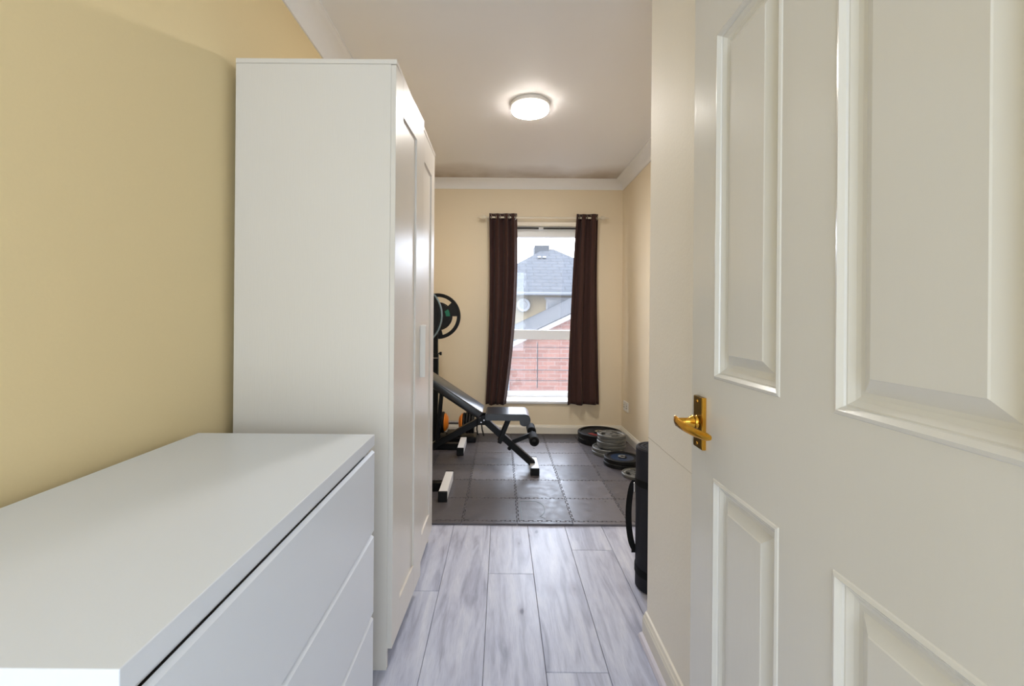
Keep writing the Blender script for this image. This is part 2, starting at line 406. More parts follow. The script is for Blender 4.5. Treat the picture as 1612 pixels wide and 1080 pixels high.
# ------------------------------------------------------------------ window
YW = 4.365
win = struct('window_1', MB().box(WX0, WX0 + .045, YW, YW + .06, WZ0 + .012, WZ1, .004).box(WX1 - .045, WX1, YW, YW + .06, WZ0 + .012, WZ1, .004)
             .box(WX0 + .045, WX1 - .045, YW, YW + .06, 1.905, WZ1, .004)
             .box(WX0 + .045, WX1 - .045, YW, YW + .06, .312, .362, .004)
             .box(WX0 + .045, WX1 - .045, YW - .004, YW + .06, .884, .979, .004), 'upvc')
gx0, gx1 = WX0 + .045, WX1 - .045
obj('pane', MB().box(gx0 - .005, gx1 + .005, YW + .028, YW + .034, .975, 1.91), 'glass', parent=win, label='upper glass pane')
obj('pane', MB().box(gx0 - .005, gx1 + .005, YW + .028, YW + .034, .357, .89), 'glass', parent=win, label='lower glass pane')
obj('trickle_vent', MB().box(gx0, .365, YW - .012, YW, 1.984, 1.998, .002, 1).box(.405, gx1, YW - .012, YW, 1.984, 1.998, .002, 1), 'dark_gap', parent=win, label='dark ventilation slot')
obj('vent_clip', MB().box(.362, .408, YW - .014, YW, 1.976, 2.000, .002, 1), 'upvc', parent=win)
obj('window_sill', MB().box(WX0 - .05, WX1 + .05, YB - .022, YB, .288, .313, .006).box(WX0, WX1, YB, YW, .288, .3125), 'upvc', parent=win)
for zz in (1.905, .979, .884, .362):
    pass

# ------------------------------------------------------------------ outside
struct('ground', MB().box(-40, 40, 4.9, 60, -3.4, -3.3), 'concrete')
rl = thing('safety_railing', (.35, 4.62, .30), 'thin dark metal safety bars outside the lower window pane', 'railing')
for zz in (.79, .675, .55, .44):
    obj('bar', MB().cyl((-.15, 4.62, zz), (.92, 4.62, zz), .0035, 8), 'rail', parent=rl)
obj('upright', MB().cyl((.382, 4.612, .36), (.382, 4.612, .84), .005, 8), 'rail', parent=rl)
for xx in (-.15, .92):
    obj('bracket', MB().box(xx - .01, xx + .01, 4.44, 4.63, .42, .82, .002, 1), 'rail', parent=rl)

hs = thing('house', (2, 20, -3.3), 'distant buff brick house with grey hipped slate roof and round window', 'building')
obj('wall', MB().box(-5, 9, 18, 26, -3.3, 2.1), 'yelbrick', parent=hs)
AP = Vector((2.35, 22, 4.55)); e0, e1, ez = -1.3, 6.0, 2.08
rb = MB(); bm = rb.bm
def rv(*p): return bm.verts.new(p)
a_, b_, c_, d_ = rv(-1.6, 17.6, ez), rv(6.3, 17.6, ez), rv(2.1, 22, 4.55), rv(2.6, 22, 4.55)
g_, h_ = rv(2.6, 30, 4.55), rv(2.1, 30, 4.55); i_, j_ = rv(6.3, 30, ez), rv(-1.6, 30, ez)
for q in ((a_, b_, d_, c_), (b_, i_, g_, d_), (a_, c_, h_, j_), (c_, d_, g_, h_), (a_, j_, i_, b_)): bm.faces.new(q)
obj('roof', rb, 'slate', parent=hs)
rb2 = MB(); rb2.box(-5.2, 9.2, 17.65, 26.2, 2.02, 2.10)
obj('gutter', MB().box(-5.3, 9.3, 17.45, 17.6, 2.0, 2.12, .03), 'gutter', parent=hs)
obj('side_roof', MB().prism([(17.6, 2.11), (26.2, 2.11), (26, 3.6), (20.5, 3.6)], 0, -5.2, .9), 'slate', parent=hs)
for xx in (1.78, 2.02):
    obj('roof_vent', MB().box(xx - .08, xx + .08, 20.8, 21.3, 3.95, 4.04, .02), 'outwhite', parent=hs)
obj('chimney', MB().box(1.62, 2.35, 21.8, 22.8, 4.2, 4.72, .02), 'slate', parent=hs)
rw = obj('round_window', MB().lathe([(.17, -.02), (.27, -.02), (.27, .1), (.17, .1), (.17, -.02)], (.89, 17.93, 1.62), (0, -1, 0), 32, cap=False), 'outwhite', parent=hs, smooth=True)
obj('pane', MB().lathe([(0, 0), (.18, 0), (.18, .03), (0, .03)], (.89, 17.97, 1.62), (0, -1, 0), 32), 'houseglass', parent=rw)
ww = obj('window', MB().box(1.82, 2.72, 17.93, 18.02, .9, 1.9).box(1.76, 2.78, 17.9, 18.0, 1.86, 1.94), 'outwhite', parent=hs)
obj('pane', MB().box(1.88, 2.66, 17.915, 17.94, .95, 1.84), 'houseglass', parent=ww)

ax = thing('annex', (2, 10, -3.3), 'lower red brick gable building with sloping grey roof just beyond the window', 'building')
def vz(x): return .583 + .484 * x
obj('wall', MB().prism([(-.25, -3.3), (8, -3.3), (8, 1.2), (4.4, vz(4.4) - .12), (.02, vz(.02) - .1), (-.25, .45)], 1, 8.05, 16), 'redbrick', parent=ax)
obj('roof', MB().prism([(-.12, vz(-.12)), (4.4, vz(4.4)), (9, .6), (9, .5), (4.4, vz(4.4) - .1), (-.12, vz(-.12) - .1)], 1, 7.95, 17.2), 'slate2', parent=ax)
obj('verge_board', MB().prism([(-.16, vz(-.16) - .02), (4.4, vz(4.4) - .02), (4.4, vz(4.4) - .10), (-.16, vz(-.16) - .10)], 1, 7.88, 7.95), 'outwhite', parent=ax)
obj('gutter', MB().box(-.30, -.12, 7.9, 16, .44, .54, .02), 'gutter', parent=ax)
obj('downpipe', MB().tube([(-.16, 7.93, .45), (.10, 7.93, .36), (.12, 7.93, .2), (.12, 7.93, -3.2)], .035), 'gutter', parent=ax, smooth=True)

# ------------------------------------------------------------------ ceiling lamp
LX, LY = .163, 2.66
lamp = thing('ceiling_lamp', (LX, LY, ZC), 'round glowing flush ceiling lamp with pale housing', 'lamp')
obj('housing', MB().lathe([(0, 0), (.114, 0), (.117, -.004), (.117, -.022), (.114, -.024), (0, -.024)], (LX, LY, ZC), (0, 0, 1), 48), 'lampbase', parent=lamp, smooth=True)
obj('diffuser', MB().lathe([(0, -.045), (.1120, -.045), (.1110, -.0475), (.095, -.051), (.05, -.053), (0, -.0535)], (LX, LY, ZC), (0, 0, 1), 48), 'diffuser', parent=lamp, smooth=True)

obj('diffuser_rim', MB().lathe([(.10, -.024), (.1125, -.024), (.1135, -.030), (.1135, -.040), (.112, -.045), (.10, -.045)], (LX, LY, ZC), (0, 0, 1), 48, cap=False), 'rimglow', parent=lamp, smooth=True)
# ------------------------------------------------------------------ door leaf (six panels)
DX, DT = .43, .035
DY = [.236, .338, .565, .675, .884, .985]
DZ = [.008, .22, .78, .98, 1.675, 1.775, 1.875, 1.985]
db = MB(); bm = db.bm
pan = []
for i in range(5):
    for j in range(7):
        y0, y1, z0, z1 = DY[i], DY[i + 1], DZ[j], DZ[j + 1]
        if i in (1, 3) and j in (1, 3, 5): pan.append((y0, y1, z0, z1)); continue
        for xx in (DX, DX + DT):
            db.quad((xx, y0, z0), (xx, y1, z0), (xx, y1, z1), (xx, y0, z1))
for y in (DY[0], DY[-1]): db.quad((DX, y, DZ[0]), (DX + DT, y, DZ[0]), (DX + DT, y, DZ[-1]), (DX, y, DZ[-1]))
for z in (DZ[0], DZ[-1]): db.quad((DX, DY[0], z), (DX, DY[-1], z), (DX + DT, DY[-1], z), (DX + DT, DY[0], z))
for (y0, y1, z0, z1) in pan:
    for y in (y0, y1): db.quad((DX, y, z0), (DX + DT, y, z0), (DX + DT, y, z1), (DX, y, z1))
    for z in (z0, z1): db.quad((DX, y0, z), (DX + DT, y0, z), (DX + DT, y1, z), (DX, y1, z))
bmesh.ops.remove_doubles(bm, verts=bm.verts, dist=1e-5)
door = struct('door_1', db, 'door')
PR = [(0, 0), (.0015, -.0015), (.006, -.003), (.0115, .0025), (.0125, .0055), (.0145, .0055), (.021, .0105), (.0265, .0125), (.030, .0125), (.0325, .0125), (.050, .0035), (.0515, .0022)]
for (y0, y1, z0, z1) in pan:
    pb = MB(); bm = pb.bm
    for sgn, fx in ((1, DX), (-1, DX + DT)):
        loops = []
        for s_, d in PR:
            s_ = min(s_, (z1 - z0) / 2 - .004)
            loops.append([bm.verts.new((fx + sgn * (d if d > 0 else d), yy, zz)) for yy, zz in ((y0 + s_, z0 + s_), (y1 - s_, z0 + s_), (y1 - s_, z1 - s_), (y0 + s_, z1 - s_))])
        for A, B in zip(loops, loops[1:]):
            for q in range(4): bm.faces.new((A[q], A[(q + 1) % 4], B[(q + 1) % 4], B[q]))
        bm.faces.new(loops[-1])
    bmesh.ops.remove_doubles(bm, verts=bm.verts, dist=1e-6)
    obj('panel', pb, 'door', parent=door)
HZ = .880
hd = obj('handle', MB().box(DX - .009, DX, .920, .959, .825, .935, .002, 2), 'darkbrass', parent=door, label='dark brass back plate')
obj('plate_edge', MB().box(DX - .0085, DX, .9165, .9202, .825, .935, .0008, 1), 'brass', parent=hd)
lv = MB()
HY = .940
lv.lathe([(.0135, 0), (.0145, .003), (.0125, .006), (.0125, .009), (.0145, .011), (.0115, .016), (.0085, .020), (.0085, .040), (.0095, .046), (.0, .048)], (DX - .008, HY, HZ), (-1, 0, 0), 28)
# curved blade from the neck back towards the hinge side
bl = MB(); bm = bl.bm; rings = []
NB = 14
for i in range(NB + 1):
    t = i / NB
    y = HY + .012 - t * .108
    x = DX - .052 + .026 * t ** 1.5 - .004 * math.sin(math.pi * t)
    z = HZ + .003 - .008 * math.sin(t * math.pi * .6) - .004 * t
    hh = .0105 * (1 - .25 * t); th = .0045
    if i == 0: hh *= .75; th *= .6
    if i == NB: hh *= .6; th *= .6
    ring = []
    for k in range(12):
        a = 2 * math.pi * k / 12
        ring.append(bm.verts.new((x + th * math.cos(a), y, z + hh * math.sin(a))))
    rings.append(ring)
for A, B in zip(rings, rings[1:]):
    for k in range(12): bm.faces.new((A[k], A[(k + 1) % 12], B[(k + 1) % 12], B[k]))
bm.faces.new(rings[0]); bm.faces.new(rings[-1])
lv.merge(bl)
obj('lever', lv, 'brass', parent=hd, smooth=True, label='polished brass lever')
for z in (.835, .925): obj('screw', MB().lathe([(0, 0), (.004, 0), (.0035, .0012), (0, .0016)], (DX - .009, .9395, z), (-1, 0, 0), 12), 'brass', parent=hd, smooth=True)
for z in (.25, 1.0, 1.75): obj('hinge', MB().cyl((DX + DT + .006, .233, z - .045), (DX + DT + .006, .233, z + .045), .006, 12), 'brass', parent=door)

# ------------------------------------------------------------------ dresser
dX0, dX1, dY0, dY1, dZ = -.822, -.342, .395, 1.192, .78
dr = thing('chest_of_drawers', ((dX0 + dX1) / 2, (dY0 + dY1) / 2, 0), 'low white chest of drawers in the left foreground along the cream wall', 'dresser')
obj('top', MB().box(dX0, dX1, dY0, dY1, dZ - .030, dZ, .0012, 2), 'dresser', parent=dr)
obj('side_panel', MB().box(dX0, dX1 - .001, dY0 + .0005, dY0 + .018, 0, dZ - .030, .001, 1), 'dresser', parent=dr)
obj('side_panel', MB().box(dX0, dX1 - .022, dY1 - .018, dY1 - .0005, 0, dZ - .030, .001, 1), 'dresser', parent=dr)
obj('back_panel', MB().box(dX0 + .002, dX0 + .008, dY0 + .018, dY1 - .018, .02, dZ - .03), 'dresser', parent=dr)
obj('plinth', MB().box(dX1 - .045, dX1 - .030, dY0 + .018, dY1 - .018, 0, .065), 'dresser', parent=dr)
for z0, z1 in ((.518, .737), (.296, .507), (.066, .285)):
    f = [(dX1 - .020, z0), (dX1 - .001, z0), (dX1, z0 + .001), (dX1, z1 - .0055), (dX1 - .0012, z1 - .0045), (dX1 - .007, z1), (dX1 - .016, z1 - .015), (dX1 - .020, z1 - .018)]
    d_ = obj('drawer', MB().prism(f, 1, dY0 + .0195, dY1 - .0005), 'dresser', parent=dr)
    obj('drawer_box', MB().box(dX0 + .03, dX1 - .020, dY0 + .04, dY1 - .04, z0 + .02, z1 - .055), 'furn_in', parent=d_)
obj('rail', MB().box(dX1 - .040, dX1 - .0105, dY0 + .019, dY1 - .019, .7378, .7498).box(dX1 - .040, dX1 - .0105, dY0 + .019, dY1 - .019, .5078, .5172)
    .box(dX1 - .040, dX1 - .0105, dY0 + .019, dY1 - .019, .2858, .2952), 'dresser', parent=dr)

# ------------------------------------------------------------------ wardrobe
wX0, wX1, wY0, wY1, wZ = -.832, -.331, 1.362, 2.148, 1.90
wd = thing('wardrobe', ((wX0 + wX1) / 2, (wY0 + wY1) / 2, 0), 'tall white two door wardrobe standing against the left wall', 'wardrobe')
obj('top', MB().box(wX0, wX1, wY0 - .001, wY1 + .001, wZ - .015, wZ, .001, 1), 'furn', parent=wd)
bX = -.349
obj('side_panel', MB().box(wX0, bX, wY0, wY0 + .016, 0, wZ - .0155, .0008, 1), 'furn', parent=wd)
obj('side_panel', MB().box(wX0, bX, wY1 - .016, wY1, 0, wZ - .0155, .0008, 1), 'furn', parent=wd)
obj('back_panel', MB().box(wX0, wX0 + .004, wY0 + .016, wY1 - .016, .04, wZ - .016), 'furn', parent=wd)
obj('bottom_shelf', MB().box(wX0 + .004, bX - .002, wY0 + .016, wY1 - .016, .06, .076), 'furn', parent=wd)
obj('plinth', MB().box(bX - .05, bX - .034, wY0 + .016, wY1 - .016, 0, .06), 'furn', parent=wd)
dz0, dz1 = .067, 1.8835
def wdoor(ya, yb, hinge_y, ang, rec, handle_y, bw):
    X1 = -.333; X0 = X1 - .016
    rot = Matrix.Translation((X1 - .008, hinge_y, 0)) @ Matrix.Rotation(ang, 4, 'Z') @ Matrix.Translation((-(X1 - .008), -hinge_y, 0))
    b = MB(); r0, r1 = rec; rz0, rz1 = .170, 1.762
    b.box(X0, X1, ya, r0, dz0, dz1, .001, 1); b.box(X0, X1, r1, yb, dz0, dz1, .001, 1)
    b.box(X0, X1, r0, r1, dz0, rz0, .0006, 1); b.box(X0, X1, r0, r1, rz1, dz1, .0006, 1)
    b.rot(rot)
    d = obj('door', b, 'furn', parent=wd)
    p = MB().box(X0 + .002, X1 - .007, r0, r1, rz0, rz1); p.rot(rot); obj('panel', p, 'furn', parent=d)
    h = MB(); hx = X1 + .026
    h.box(X1 - .0005, hx - .004, handle_y - bw / 2, handle_y + bw / 2, .864, 1.068, .003, 2)
    h.rot(rot); obj('handle', h, 'furn', parent=d)
wdoor(wY0 + .001, 1.7535, wY0 + .003, -R(2.5), (1.448, 1.640), 1.722, .022)
wdoor(1.7565, wY1 - .001, wY1 - .003, 0, (1.866, 2.062), 1.79, .022)

# ------------------------------------------------------------------ curtains, pole
rodY, rodZ = 4.075, 2.032
cr_ = thing('curtain_pole', (.37, rodY, rodZ), 'thin cream curtain pole with finials above the window', 'curtain pole')
obj('pole', MB().cyl((-.155, rodY, rodZ), (.915, rodY, rodZ), .0085, 16), 'rod', parent=cr_, smooth=True)
for xx, s_ in ((-.155, -1), (.915, 1)):
    obj('finial', MB().lathe([(.0085, 0), (.017, .002), (.019, .012), (.017, .035), (.008, .045), (.004, .075), (0, .08)], (xx, rodY, rodZ), (s_, 0, 0), 20), 'rod', parent=cr_, smooth=True)
for xx in (-.125, .885):
    obj('bracket', MB().cyl((xx, rodY, rodZ - .004), (xx, YB, rodZ - .004), .006, 10).cyl((xx, YB - .006, rodZ - .004), (xx, YB, rodZ - .004), .02, 16), 'rod', parent=cr_, smooth=True)

def curtain(top, bot, zt, zb, waves, amp, label, seed, bulge):
    rnd = random.Random(seed); nu, nv = 150, 46
    ph = rnd.random() * 6
    t = thing('curtain', ((top[0] + top[1]) / 2, rodY, zb), label, 'curtain', 'brown eyelet curtains')
    b = MB(); bm = b.bm; g = []
    zer = []
    for j in range(nv + 1):
        v = j / nv; row = []
        x0 = top[0] + (bot[0] - top[0]) * v + bulge[0] * math.sin(math.pi * v); x1 = top[1] + (bot[1] - top[1]) * v ** 1.2 + bulge[1] * math.sin(math.pi * v)
        for i in range(nu + 1):
            u = i / nu
            uu = u + .035 * math.sin(2 * math.pi * u + ph) * (1 - .3 * v)
            a = amp * (1 - .25 * v) * math.sin(2 * math.pi * waves * uu + waves_ph)
            a += .010 * v * math.sin(2 * math.pi * (waves * 1.7) * u + ph) + .006 * math.sin(9 * v + 5 * u)
            zz = zt - v * (zt - zb) + (.006 * math.sin(2 * math.pi * waves * uu + waves_ph) if j == 0 else 0) + (.004 * math.sin(12 * u + ph) if j == nv else 0)
            row.append(bm.verts.new((x0 + (x1 - x0) * u + .006 * math.sin(2 * math.pi * waves * 2 * uu), rodY + a, zz)))
        g.append(row)
    zx = [(g[1][i].co + g[1][i + 1].co) / 2 for i in range(nu) if (g[1][i].co.y - rodY) * (g[1][i + 1].co.y - rodY) < 0]
    for j in range(nv):
        for i in range(nu): bm.faces.new((g[j][i], g[j][i + 1], g[j + 1][i + 1], g[j + 1][i]))
    f = obj('fabric', b, 'curtain', parent=t, smooth=True, fix=False)
    md = f.modifiers.new('thickness', 'SOLIDIFY'); md.thickness = .0025
    for c in zx:
        e = MB(); e.lathe([(.019, -.004), (.026, -.003), (.026, .003), (.019, .004), (.019, -.004)], (c.x, rodY, rodZ), (1, .55, 0), 20, cap=False)
        obj('eyelet', e, 'eyelet', parent=t, smooth=True)
    return t
waves_ph = -2.6
curtain((-.125, .133), (-.145, .042), 2.068, .292, 3.6, .032, 'dark brown eyelet curtain hanging left of the window', 1, (.018, .035))
waves_ph = -1.2
curtain((.690, .890), (.618, .915), 2.068, .297, 2.6, .032, 'dark brown eyelet curtain hanging right of the window', 2, (-.012, -.012))

# ------------------------------------------------------------------ socket
so = thing('wall_socket', (XR, 3.99, .26), 'small white double socket low on the right wall', 'socket')
obj('face_plate', MB().box(XR - .010, XR, 3.925, 4.065, .256, .344, .003), 'socket', parent=so)
for yy in (3.955, 4.035):
    obj('socket_hole', MB().box(XR - .0112, XR - .009, yy - .012, yy - .004, .285, .292).box(XR - .0112, XR - .009, yy + .004, yy + .012, .285, .292).box(XR - .0112, XR - .009, yy - .003, yy + .003, .303, .313), 'dark_gap', parent=so)
    obj('rocker', MB().box(XR - .0125, XR - .009, yy - .006, yy + .006, .322, .336, .001, 1), 'socket', parent=so)

# ------------------------------------------------------------------ interlocking exercise mat
TS, TX0, TY0 = .2965, -.205 - 2 * .2965, 2.345
mt = thing('exercise_mat', (.2, 3.2, 0), 'dark grey interlocking foam tile mat covering the far floor', 'mat')
MT = .011
def edge(p, q, gap, flip):
    """jigsaw polyline from p to q; teeth to the left when flip=+1; corner to corner"""
    p, q = Vector(p), Vector(q); d = q - p; n = Vector((-d.y, d.x)).normalized()
    nteeth = 6; pts = [p]; Lh = d.length; dn = d.normalized(); per = Lh / nteeth; h = .010
    for k in range(nteeth):
        c = per * (k + .5); w0, w1 = per * .17, per * .27
        # gap shrinks both sides
        for s_, hh in ((c - w0, 0), (c - w1, h), (c + w1, h), (c + w0, 0)):
            pts.append(p + dn * s_ + n * hh * flip)
    return pts[:]
def tile_poly(x0, x1, y0, y1, flat):
    pts = []
    # counter clockwise : bottom, right, top, left. teeth direction fixed in world: +y for horizontal seams, +x for vertical seams
    def seg(p, q, world, fl):
        d = Vector(q) - Vector(p); n = Vector((-d.y, d.x)).normalized()
        if fl: return [Vector(p)]
        return edge(p, q, 0, 1 if n.dot(Vector(world)) > 0 else -1)
    pts += seg((x0, y0), (x1, y0), (0, 1), flat[0]); pts += seg((x1, y0), (x1, y1), (1, 0), flat[1])
    pts += seg((x1, y1), (x0, y1), (0, 1), flat[2]); pts += seg((x0, y1), (x0, y0), (1, 0), flat[3])
    return pts
def inset(poly, g):
    out = []; n = len(poly)
    for i in range(n):
        a, b, c = poly[i - 1], poly[i], poly[(i + 1) % n]
        d1, d2 = (b - a).normalized(), (c - b).normalized()
        n1, n2 = Vector((-d1.y, d1.x)), Vector((-d2.y, d2.x))
        m_ = n1 + n2
        k = m_.dot(m_)
        out.append(b + (m_ * (2 * g / k) if k > .05 else n1 * g))
    return out
def tile(x0, x1, y0, y1, flat, m_, name='tile'):
    P = inset(tile_poly(x0, x1, y0, y1, flat), .0011); P2 = inset(P, .0012)
    b = MB(); bm = b.bm
    A = [bm.verts.new((p.x, p.y, .0003)) for p in P]; B = [bm.verts.new((p.x, p.y, MT - .0015)) for p in P]; C = [bm.verts.new((p.x, p.y, MT)) for p in P2]
    n = len(P)
    for i in range(n):
        j = (i + 1) % n
        bm.faces.new((A[i], A[j], B[j], B[i])); bm.faces.new((B[i], B[j], C[j], C[i]))
    bm.faces.new(C); bm.faces.new(A[::-1])
    return obj(name, b, m_, parent=mt, fix=False)
rnd = random.Random(5)
pat = {(4, 0): 'tileB', (4, 1): 'tileB', (4, 2): 'tileA', (4, 3): 'tileB', (4, 4): 'tileB', (3, 4): 'tileB', (3, 3): 'tileB', (3, 2): 'tileB', (2, 2): 'tileB', (2, 3): 'tileA', (2, 1): 'tileA'}
for i in range(7):
    x0 = TX0 + i * TS; x1 = min(x0 + TS, XR - .022)
    for j in range(6):
        y0 = TY0 + j * TS; y1 = min(y0 + TS, YB - .02)
        fl_ = (False, i == 6, j == 5, i == 0)
        tile(x0 if i else x0, x1, y0, y1, fl_, 'tileC' if j == 5 else pat.get((i, j), 'tileA'))
    tile(x0, x1, TY0 - .028, TY0, (True, True, False, True), 'tileB' if i >= 4 else 'tileA', 'border_strip')
# raised outline moulded into one tile
ob = MB(); pts = [(.118, 2.365), (.118, 2.60), (.20, 2.60)]
for k in range(9):
    a = R(90 - k * 20); pts.append((.20 + .055 * math.cos(a), 2.50 + .10 * math.sin(a)))
pts.append((.245, 2.38))
ob.tube([(x, y, MT) for x, y in pts], .0012, 6)
obj('moulded_outline', ob, 'tealrim', parent=mt, label='faint raised outline on one tile')

# ------------------------------------------------------------------ weight plates
def plate_bm(r, bore, th, rim=.012, dish=.006, holes=None, seg=72, rings=None, hub=None):
    """solid disc about z, from z=0 to th. holes=(r1, r2, [centres deg], half deg)"""
    hub = hub or bore + .02
    rs = [bore, hub, hub + .003]
    if holes: rs += [holes[0], (holes[0] + holes[1]) / 2, holes[1]]
    else: rs += [(hub + r - rim) / 2]
    rs += [r - rim - .003, r - rim, r - .004, r]
    def z(rr):
        if rr <= hub + 1e-6: return th - .001
        if rr < r - rim - 1e-6: return th - dish
        if rr < r - .001: return th
        return th - .004
    bm = bmesh.new(); T = []; B = []
    for rr in rs:
        zt = z(rr); zb = th - zt
        T.append([bm.verts.new((rr * math.cos(2 * math.pi * k / seg), rr * math.sin(2 * math.pi * k / seg), zt)) for k in range(seg)])
        B.append([bm.verts.new((rr * math.cos(2 * math.pi * k / seg), rr * math.sin(2 * math.pi * k / seg), zb)) for k in range(seg)])
    def inc(i, k):
        if not holes: return True
        rm = (rs[i] + rs[i + 1]) / 2
        if not holes[0] < rm < holes[1]: return True
        a = (k + .5) * 360 / seg
        for c in holes[2]:
            if abs((a - c + 180) % 360 - 180) < holes[3]: return False
        return True
    nr = len(rs) - 1
    for i in range(nr):
        for k in range(seg):
            if not inc(i, k): continue
            j = (k + 1) % seg
            bm.faces.new((T[i][k], T[i + 1][k], T[i + 1][j], T[i][j])); bm.faces.new((B[i][j], B[i + 1][j], B[i + 1][k], B[i][k]))
            if i == 0 or not inc(i - 1, k): bm.faces.new((T[i][j], B[i][j], B[i][k], T[i][k]))
            if i == nr - 1 or not inc(i + 1, k): bm.faces.new((T[i + 1][k], B[i + 1][k], B[i + 1][j], T[i + 1][j]))
            if not inc(i, (k - 1) % seg): bm.faces.new((T[i][k], B[i][k], B[i + 1][k], T[i + 1][k]))
            if not inc(i, j): bm.faces.new((T[i + 1][j], B[i + 1][j], B[i][j], T[i][j]))
    return bm
def plate(r, th, loc, m_, label, group, holes=None, bore=.014, rot=None, rim=.012, dish=.006, cat='weight plate', hub=None, zrot=0):
    bm = plate_bm(r, bore, th, rim, dish, holes, hub=hub)
    o = bpy.data.objects.new('weight_plate', None)
    mtx = Matrix.Rotation(zrot, 4, 'Z')
    if rot: mtx = rot @ mtx
    bm.transform(mtx); bm.transform(Matrix.Translation(loc))
    return obj('disc', bm, m_, smooth=True), mtx
def mkplate(name, r, th, loc, m_, label, group=None, cat='weight plate', inserts=(), letters=False, **kw):
    t = thing(name, loc, label, cat, group)
    bm = plate_bm(r, kw.get('bore', .014), th, kw.get('rim', .012), kw.get('dish', .006), kw.get('holes'), hub=kw.get('hub'))
    mtx = kw.get('rot', Matrix.Identity(4)) @ Matrix.Rotation(kw.get('zrot', 0), 4, 'Z')
    bm.transform(mtx); bm.transform(Matrix.Translation(loc))
    obj('disc', bm, m_, parent=t, smooth=True)
    for nm, r0, r1, z0, z1, a0, a1, mm in inserts:
        b = MB(); q = b.bm; n = 40; A = []
        for k in range(n + 1):
            a = R(a0 + (a1 - a0) * k / n)
            A.append([q.verts.new((rr * math.cos(a), rr * math.sin(a), zz)) for rr, zz in ((r0, z0), (r1, z0), (r1, z1), (r0, z1))])
        for P, Q in zip(A, A[1:]):
            for k in range(4): q.faces.new((P[k], P[(k + 1) % 4], Q[(k + 1) % 4], Q[k]))
        if a1 - a0 < 359: q.faces.new(A[0]); q.faces.new(A[-1])
        else: bmesh.ops.remove_doubles(q, verts=q.verts, dist=1e-6)
        q.transform(mtx); q.transform(Matrix.Translation(loc))
        obj(nm, b, mm, parent=t, smooth=True)
    if letters:
        b = MB(); rr = r * .80
        for c in (90, 210, 330):
            for k in range(-3, 4):
                a = R(c + k * 9 + 45); b2 = MB().box(-.004, .004, -.006, .006, 0, .0016, .0006, 1)
                b2.rot(Matrix.Translation((rr * math.cos(a), rr * math.sin(a), th - kw.get('dish', .006))) @ Matrix.Rotation(a - math.pi / 2, 4, 'Z')); b.merge(b2)
        b.rot(mtx); b.rot(Matrix.Translation(loc))
        obj('raised_mark', b, 'ironlight', parent=t, kind='stuff')
    return t
Zm = MT + .0004
# black bumpers in the far corner
cx_, cy_ = .882, 3.885
g = 'black bumper plates in the far right corner'
mkplate('weight_plate', .195, .044, (cx_, cy_, Zm), 'blackrubber', 'black bumper plate under the red marked one in the far corner', g, rim=.022, dish=.010, bore=.0255, hub=.05)
mkplate('weight_plate', .195, .044, (cx_, cy_, Zm + .0445), 'blackrubber', 'top black bumper plate with red marking in the far corner', g, rim=.022, dish=.012, bore=.0255, hub=.05,
        inserts=[('red_print', .075, .115, .0315, .0326, 190, 262, 'red'), ('hub_ring', .026, .046, .0425, .0436, 0, 360, 'chrome')])
# grey iron stack
g = 'grey iron plates stacked by the right wall'
trip = (.058, .092, [90, 210, 330], 32)
zz = Zm
gx, gy = .872, 3.545
names = ['large grey iron plate on the mat, lowest of the stack', 'large grey iron plate second from the bottom of the stack']
for k in range(2):
    mkplate('weight_plate', .128, .027, (gx - .004 + k * .004, gy, zz), 'iron', names[k], g, rim=.014, dish=.007, holes=(.062, .100, [90 + k * 30, 210 + k * 30, 330 + k * 30], 32)); zz += .0272
names = ['smaller grey iron plate, lowest of the four upon the larger two', 'smaller grey iron plate, second of the upper four', 'smaller grey iron plate just beneath the topmost one', 'topmost grey iron plate with worn raised marks']
for k in range(4):
    mkplate('weight_plate', .113, .026, (gx + .026 + (.002, -.002, .003, 0)[k], gy + .004, zz), 'iron', names[k], g, rim=.013, dish=.006, holes=(.05, .082, [90 + k * 25, 210 + k * 25, 330 + k * 25], 30), letters=(k == 3)); zz += .0262
# black plates with blue centre
g = 'black plates with blue centre by the right wall'
bx, by = .910, 3.275
mkplate('weight_plate', .133, .030, (bx - .004, by, Zm), 'blackrubber', 'black plate lying beneath the blue centred one', g, rim=.018, dish=.006)
mkplate('weight_plate', .133, .030, (bx, by, Zm + .0304), 'blackrubber', 'black weight plate with navy blue centre, top of its pair', g, rim=.022, dish=.009, hub=.03,
        inserts=[('blue_disc', .034, .085, .0212, .0222, 0, 360, 'blue'), ('hub_ring', .016, .030, .029, .031, 20, 300, 'ironlight')])
mkplate('weight_plate', .100, .022, (.945, 3.04, Zm), 'iron', 'single small grey iron plate lying beside the rolled mat', None, rim=.012, dish=.006, holes=(.045, .072, [60, 180, 300], 30), letters=True)

# ------------------------------------------------------------------ rolled exercise mat
yx, yy_, yr, yh = .640, 1.800, .080, .575
ym = thing('rolled_mat', (yx, yy_, 0), 'rolled charcoal exercise mat standing upright behind the near wall corner', 'exercise mat')
rm = MB(); bm = rm.bm; seg = 48
def roll_ring(z, rr, sh=0): return [bm.verts.new((yx + rr * math.cos(2 * math.pi * k / seg), yy_ + rr * math.sin(2 * math.pi * k / seg), z)) for k in range(seg)]
rings = [roll_ring(z, r_) for z, r_ in ((0.0003, yr - .006), (.006, yr), (yh - .006, yr), (yh, yr - .005), (yh, yr - .012), (yh - .004, yr - .014), (yh - .004, yr - .016), (yh, yr - .018), (yh, yr - .028), (yh - .004, yr - .030), (yh - .004, yr - .032), (yh, yr - .034), (yh, yr - .046), (yh - .004, yr - .048), (yh - .03, yr - .062))]
for A, B in zip(rings, rings[1:]):
    for k in range(seg): bm.faces.new((A[k], A[(k + 1) % seg], B[(k + 1) % seg], B[k]))
